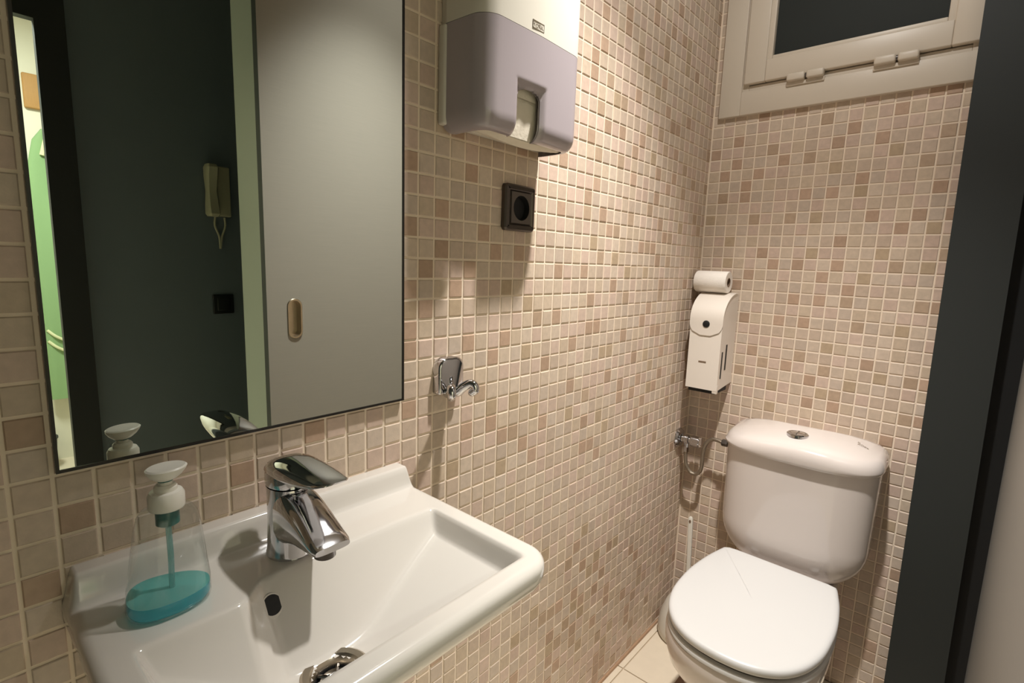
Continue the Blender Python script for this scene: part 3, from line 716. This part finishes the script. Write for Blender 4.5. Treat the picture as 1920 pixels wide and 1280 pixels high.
# ------------------------------------------------------------------ robe hook
hook = thing('robe_hook', 'chrome double robe hook on the mosaic right of the mirror', 'hook', (0, 1.85, -8.2))
pl = roundpoly([(1.0, -8.95), (2.72, -8.95), (2.72, -7.05), (1.0, -7.05)], [.12, .12, .55, .55], 6)
g = G(); g.loft([[(.0, y, z) for y, z in pl], [(.42, y, z) for y, z in pl], [(.5, y, z) for y, z in inset(pl, .05)], [(.53, y, z) for y, z in inset(pl, .14)]]); g.obj('back_plate', CHROME, hook, 40)
def prong(y0, y1):
    d = y1-y0
    pts = smoothpath([(.45, y0, -8.9), (.8, y0+d*.15, -8.85), (1.1, y0+d*.45, -8.55), (1.4, y0+d*.8, -8.36), (1.62, y1, -8.42), (1.68, y1+d*.05, -8.66), (1.5, y1-d*.1, -8.82)], 6)
    n = len(pts); g = G(); g.tube(pts, .17, 12, True, [.27-.07*k/(n-1) for k in range(n)]); g.ico(pts[-1], .21, (1, 1, 1), 2); return g
prong(1.6, .85).obj('prong', CHROME, hook, 60); prong(1.95, 2.42).obj('prong', CHROME, hook, 60)

# ------------------------------------------------------------------ socket outlet
so_ = thing('power_socket', 'dark bronze single power socket on the mosaic below the towel dispenser', 'socket', (0, 7.1, 1.05))
fr = roundpoly([(5.82, -.24), (8.42, -.24), (8.42, 2.34), (5.82, 2.34)], .22, 5)
g = G(); g.loft([[(0, y, z) for y, z in fr], [(.24, y, z) for y, z in fr], [(.33, y, z) for y, z in inset(fr, .08)], [(.36, y, z) for y, z in inset(fr, .3)], [(.28, y, z) for y, z in inset(fr, .4)], [(.28, y, z) for y, z in inset(fr, .44)]], True, False)
g.obj('frame', mat('bronze_frame', (84, 76, 70), .3, .6), so_, 30)
ins_ = inset(fr, .42); n = 24; g = G()
cyl = [(7.12+.70*math.cos(2*math.pi*k/n), 1.05+.70*math.sin(2*math.pi*k/n)) for k in range(n)]
m_ = [(7.12+.86*math.copysign(min(1, abs(math.cos(2*math.pi*k/n))*1.42), math.cos(2*math.pi*k/n)), 1.05+.86*math.copysign(min(1, abs(math.sin(2*math.pi*k/n))*1.42), math.sin(2*math.pi*k/n))) for k in range(n)]
g.loft([[(.2, y, z) for y, z in m_], [(.38, y, z) for y, z in m_], [(.38, y, z) for y, z in cyl], [(.36, y, z) for y, z in cyl]], False, False); g.obj('insert', mat('bronze_insert', (98, 90, 84), .45, .3), so_, 30)
g = G(); g.loft([[(.37, y, z) for y, z in cyl], [(.03, y, z) for y, z in [(7.12+(a-7.12)*.94, 1.05+(b-1.05)*.94) for a, b in cyl]]], False, True); g.obj('socket_well', BLACK, so_)

# ------------------------------------------------------------------ paper towel dispenser
dp = thing('towel_dispenser', 'white and smoky grey paper towel dispenser high on the mosaic wall', 'paper dispenser', (0, 5.1, 4))
yA, yB, dX = 1.2, 8.95, 3.12
plan = roundpoly([(.02, yA+.1), (.02, yB-.1), (.45, yB), (dX-.12, yB-.12), (dX, (yA+yB)/2), (dX-.12, yA+.12), (.45, yA)], [.02, .02, .3, 1.0, 8, 1.0, .3], 7)
def dring(z, d=0.0, dx=0.0): return [(max(x-dx, 0.0), y, z) for x, y in (inset(plan, d) if d else plan)]
zbnd, zlow, ztp = 8.87, 4.05, 14.9
g = G(); g.loft([dring(zbnd+.02), dring(ztp-.7), dring(ztp-.25, .1), dring(ztp, .4)]); g.obj('upper_casing', WPLAST, dp, 40)
# back plate
G().box(0, .5, yA-.12, yB+.05, zlow+.35, zbnd, .12).obj('back_plate', WPLAST, dp)
# lower cover: shell with a notch for pulling towels
g = G(); cov = [(x, y) for x, y in plan]
k0 = max(range(len(cov)), key=lambda k: (-(cov[k][0]) - abs(cov[k][1]-yA)*0, -cov[k][1]))
start = min(range(len(cov)), key=lambda k: (cov[k][0]-.45)**2+(cov[k][1]-yB)**2)
# open perimeter from the far back corner over the front to the near back corner, finely resampled
per = [q for q in cov[1:]]
i0 = [i for i, q in enumerate(cov) if q[0] < .1 and q[1] > 5][-1]
per = cov[i0:]+cov[:1]
if per[0][1] < 5: per = per[::-1]
res = []; 
for a, b in zip(per[:-1], per[1:]):
    L = math.hypot(b[0]-a[0], b[1]-a[1]); q = max(1, int(L/.075))
    res += [(a[0]+(b[0]-a[0])*t/q, a[1]+(b[1]-a[1])*t/q) for t in range(q)]
res.append(per[-1])
zs = [zlow+.0, zlow+.03, zlow+.08, zlow+.15, zlow+.25, zlow+.36, zlow+.5, zlow+.65, zlow+.8]+[zlow+.8+(zbnd-zlow-.8)*k/54 for k in range(1, 55)]
def shrink(z):
    t = (z-zlow)/.8
    return .55*(1-math.sqrt(max(0, 1-(1-min(1, t))**2))) if t < 1 else 0
def cpt(x, y, z, off=0):
    cx, cy = 1.2, (yA+yB)/2; s = shrink(z)+off
    l = math.hypot(x-cx, (y-cy)*.35) or 1
    return (max(.02, x-(x-cx)/l*s), y-math.copysign(min(1, abs(y-cy)/3.9)**4, y-cy)*s, z)
NYC, NW, NT = 4.48, .86, 6.35
def notch(y, z, x): return x > 1.5 and abs(y-NYC) < NW and (z < NT-.5 or (y-NYC)**2/NW**2+((z-(NT-.5))/.5)**2 < 1)
for layer in (0, .12):
    b = len(g.v)
    for z in zs:
        for x, y in res: 
            dn = 0
            if x > 1.5:
                e = max(abs(y-NYC)-NW, z-NT, 0); dn = .22*max(0, 1-e/.35)**2 if e < .35 else 0
            q = cpt(x, y, z, layer); g.v.append((q[0]-dn, q[1], q[2]))
    n = len(res)
    for i in range(len(zs)-1):
        for j in range(n-1):
            ym = (res[j][1]+res[j+1][1])/2; zm = (zs[i]+zs[i+1])/2; xm = (res[j][0]+res[j+1][0])/2
            if notch(ym, zm, xm): continue
            g.f.append((b+i*n+j, b+i*n+j+1, b+(i+1)*n+j+1, b+(i+1)*n+j))
n = len(res); off = len(zs)*n
for j in range(n-1):
    if not notch((res[j][1]+res[j+1][1])/2, zlow+.02, (res[j][0]+res[j+1][0])/2): g.f.append((j, j+1, off+j+1, off+j))
g.obj('lower_cover', SMOKE, dp, 50)
# towel pack seen in the notch and through the open underside
pk = G()
rows = []
for k in range(15):
    t = k/14; y = yA+.4+(yB-yA-.85)*t; sag = .3*math.sin(math.pi*t)
    rows.append([(.55, y, 4.75-sag*.3), (1.2, y, 4.3-sag*.7), (1.9, y, 4.15-sag), (2.3, y, 4.3-sag*.8), (2.4, y, 4.9), (2.4, y, 8.4), (.55, y, 8.4)])
pk.loft(rows, True, True); pack = pk.obj('towel_pack', PAPER, dp, 40)
g = G(); rows = []
for k in range(9):
    t = k/8; z = 5.85-t*1.75; x = 2.46+.06*math.sin(t*3.0)-.1*t
    rows.append([(x+.02*math.sin(j*1.7+k*.6), NYC-NW+.05+(2*NW-.1)*j/8, z+(.05*math.sin(j*1.3) if k == 0 else 0)) for j in range(9)])
g.loft(rows, False, False, False); g.obj('pulled_towel', PAPER, dp, 60)
g = G(); rows = []
for k in range(5):
    z = 6.5-k*.13; rows.append([(2.5, NYC-NW-.1+(2*NW+.2)*j/6, z) for j in range(7)])
g.loft(rows, False, False, False); g.obj('upper_towel', PAPER, dp, 60)
lx = dX+.0
mw = Matrix.Translation(W((dX+.004, 4.72, 9.25))) @ Matrix(((0, 0, 1), (1, 0, 0), (0, 1, 0))).to_4x4()
mesh_text('maker_mark', 'TORK', .0092, INK, dp, mw)
g = G()
for a, b, c, d in ((4.3, 5.16, 9.08, 9.10), (4.3, 5.16, 9.42, 9.44), (4.3, 4.32, 9.08, 9.44), (5.14, 5.16, 9.08, 9.44)): g.box(dX-.1, dX+.012, a, b, c, d)
g.obj('mark_border', INK, dp, 0)

# ------------------------------------------------------------------ mirror
mir = thing('wall_mirror', 'large frameless wall mirror with dark edge above the basin', 'mirror', (0, -7.5, -8.87))
my0, my1, mz0, mz1 = -13.93, -1.0, -8.88, 10.5
G().box(.05, .2, my0+.07, my1-.07, mz0+.07, mz1-.07).obj('mirror_glass', MIRR, mir, 0)
g = G(); g.box(.0, .23, my0, my0+.09, mz0, mz1).box(0, .23, my1-.1, my1, mz0, mz1).box(0, .23, my0+.09, my1-.1, mz0, mz0+.1).box(0, .23, my0+.09, my1-.1, mz1-.1, mz1)
g.obj('mirror_edge', MEDGE, mir, 0)
G().box(-.04, .05, my0+.3, my1-.3, mz0+.3, mz1-.3).obj('backing', BLACK, mir, 0)

# ------------------------------------------------------------------ things seen only in the mirror
ic = thing('door_intercom', 'cream intercom handset on the dark corridor wall, seen in the mirror', 'intercom', (XH, 7.4, 4.8))
G().box(XH-.7, XH, 6.7, 8.65, 2.1, 7.7, .15).obj('base', IVORY, ic)
hs_ = G(); rings = []
for z, w, d, o in ((2.0, .48, .5, .0), (2.3, .62, .72, .05), (3.2, .6, .6, -.1), (4.8, .52, .42, -.2), (6.4, .6, .6, -.1), (7.4, .62, .72, .05), (7.75, .48, .5, 0)):
    rings.append([(XH-1.1-o-d*sx, 6.55+w*sy, z) for sx, sy in ((1, -.7), (1, .7), (.5, 1), (-1, 1), (-1, -1), (.5, -1))])
hs_.loft(rings); hs_.obj('handset', IVORY, ic)
for dy in (-.45, .55):
    G().tube(smoothpath([(XH-.4, 7.4+dy, 2.0), (XH-.35, 7.4+dy*1.1, 1.0), (XH-.3, 7.45+dy*.3, -.2), (XH-.3, 7.4, -1.6)], 6), .12, 8).obj('cord', IVORY, ic)
sw = thing('light_switch', 'black square light switch on the dark corridor wall, seen in the mirror', 'switch', (XH, 7.45, -8.1))
G().box(XH-.32, XH, 6.3, 8.6, -9.25, -6.95, .12).obj('plate', SWB, sw)
G().box(XH-.42, XH-.3, 6.75, 8.15, -8.85, -7.35, .06).obj('rocker', SWB, sw)
rk = thing('coat_rack', 'tan wooden coat rack on the bright room wall, seen in the mirror', 'coat rack', (95, 0, 21))
G().box(94.2, 95, -3.2, 8, 19.4, 24.6, .2).obj('board', TAN, rk)
for y in (-.9, 3.0, 6.8): G().tube(smoothpath([(94.3, y, 20.6), (93.2, y, 20.2), (92.6, y, 20.6), (92.5, y, 21.3)], 5), .22, 8).obj('peg', TAN, rk)
gw = thing('green_gown', 'green cloth gown with pale ties hanging from the coat rack, seen in the mirror', 'gown', (93, 1, 20))
g = G(); rings = []
for z, y0, w, d in ((16.3, .0, 1.2, .4), (14.5, .6, 3.0, .6), (11, 1.0, 4.1, .8), (5, 1.0, 4.15, 1.0), (-5, 1.0, 4.3, 1.1), (-15, 1.0, 4.3, 1.2), (-22, 1.0, 4.3, 1.3), (-27.3, 1.0, 4.3, 1.3)):
    rings.append([(93.3+d*.75*math.sin(a)+.12*math.sin(a*7+z), y0-.5+w*math.cos(a), z) for a in [2*math.pi*k/48 for k in range(48)]])
g.loft(rings); g.obj('cloth', GREEN, gw)
g = G(); g.tube(smoothpath([(92.6, -1.9, 12.2), (92.5, -1.2, 15.0), (92.4, -.5, 17.2), (92.6, -.9, 19.2)], 8), .35, 8); g.obj('neck_strap', CREAM, gw)
G().box(92.2, 92.5, -1.6, 3.4, 6.2, 14.6, .12).obj('collar_facing', mat('pale_facing', (212, 214, 186), .9), gw)
for z in (-15.6, -17.4):
    G().tube(smoothpath([(92.8, -3.35, z), (92.3, -2.3, z-1.1), (92.2, -.5, z-2.1), (92.3, 2, z-2.4)], 6), .22, 8).obj('tie', CREAM, gw)
bn = thing('waste_bin', 'black waste bin on the floor of the bright room, seen in the mirror', 'waste bin', (91.5, -6, ZF))
G().lathe([(2.2, 0), (2.35, .2), (2.7, 5.0), (2.85, 5.2), (2.85, 5.4), (2.6, 5.4), (2.2, .6), (.05, .6)], (91.0, -6.4, ZF), n=28).obj('bucket', BINM, bn)
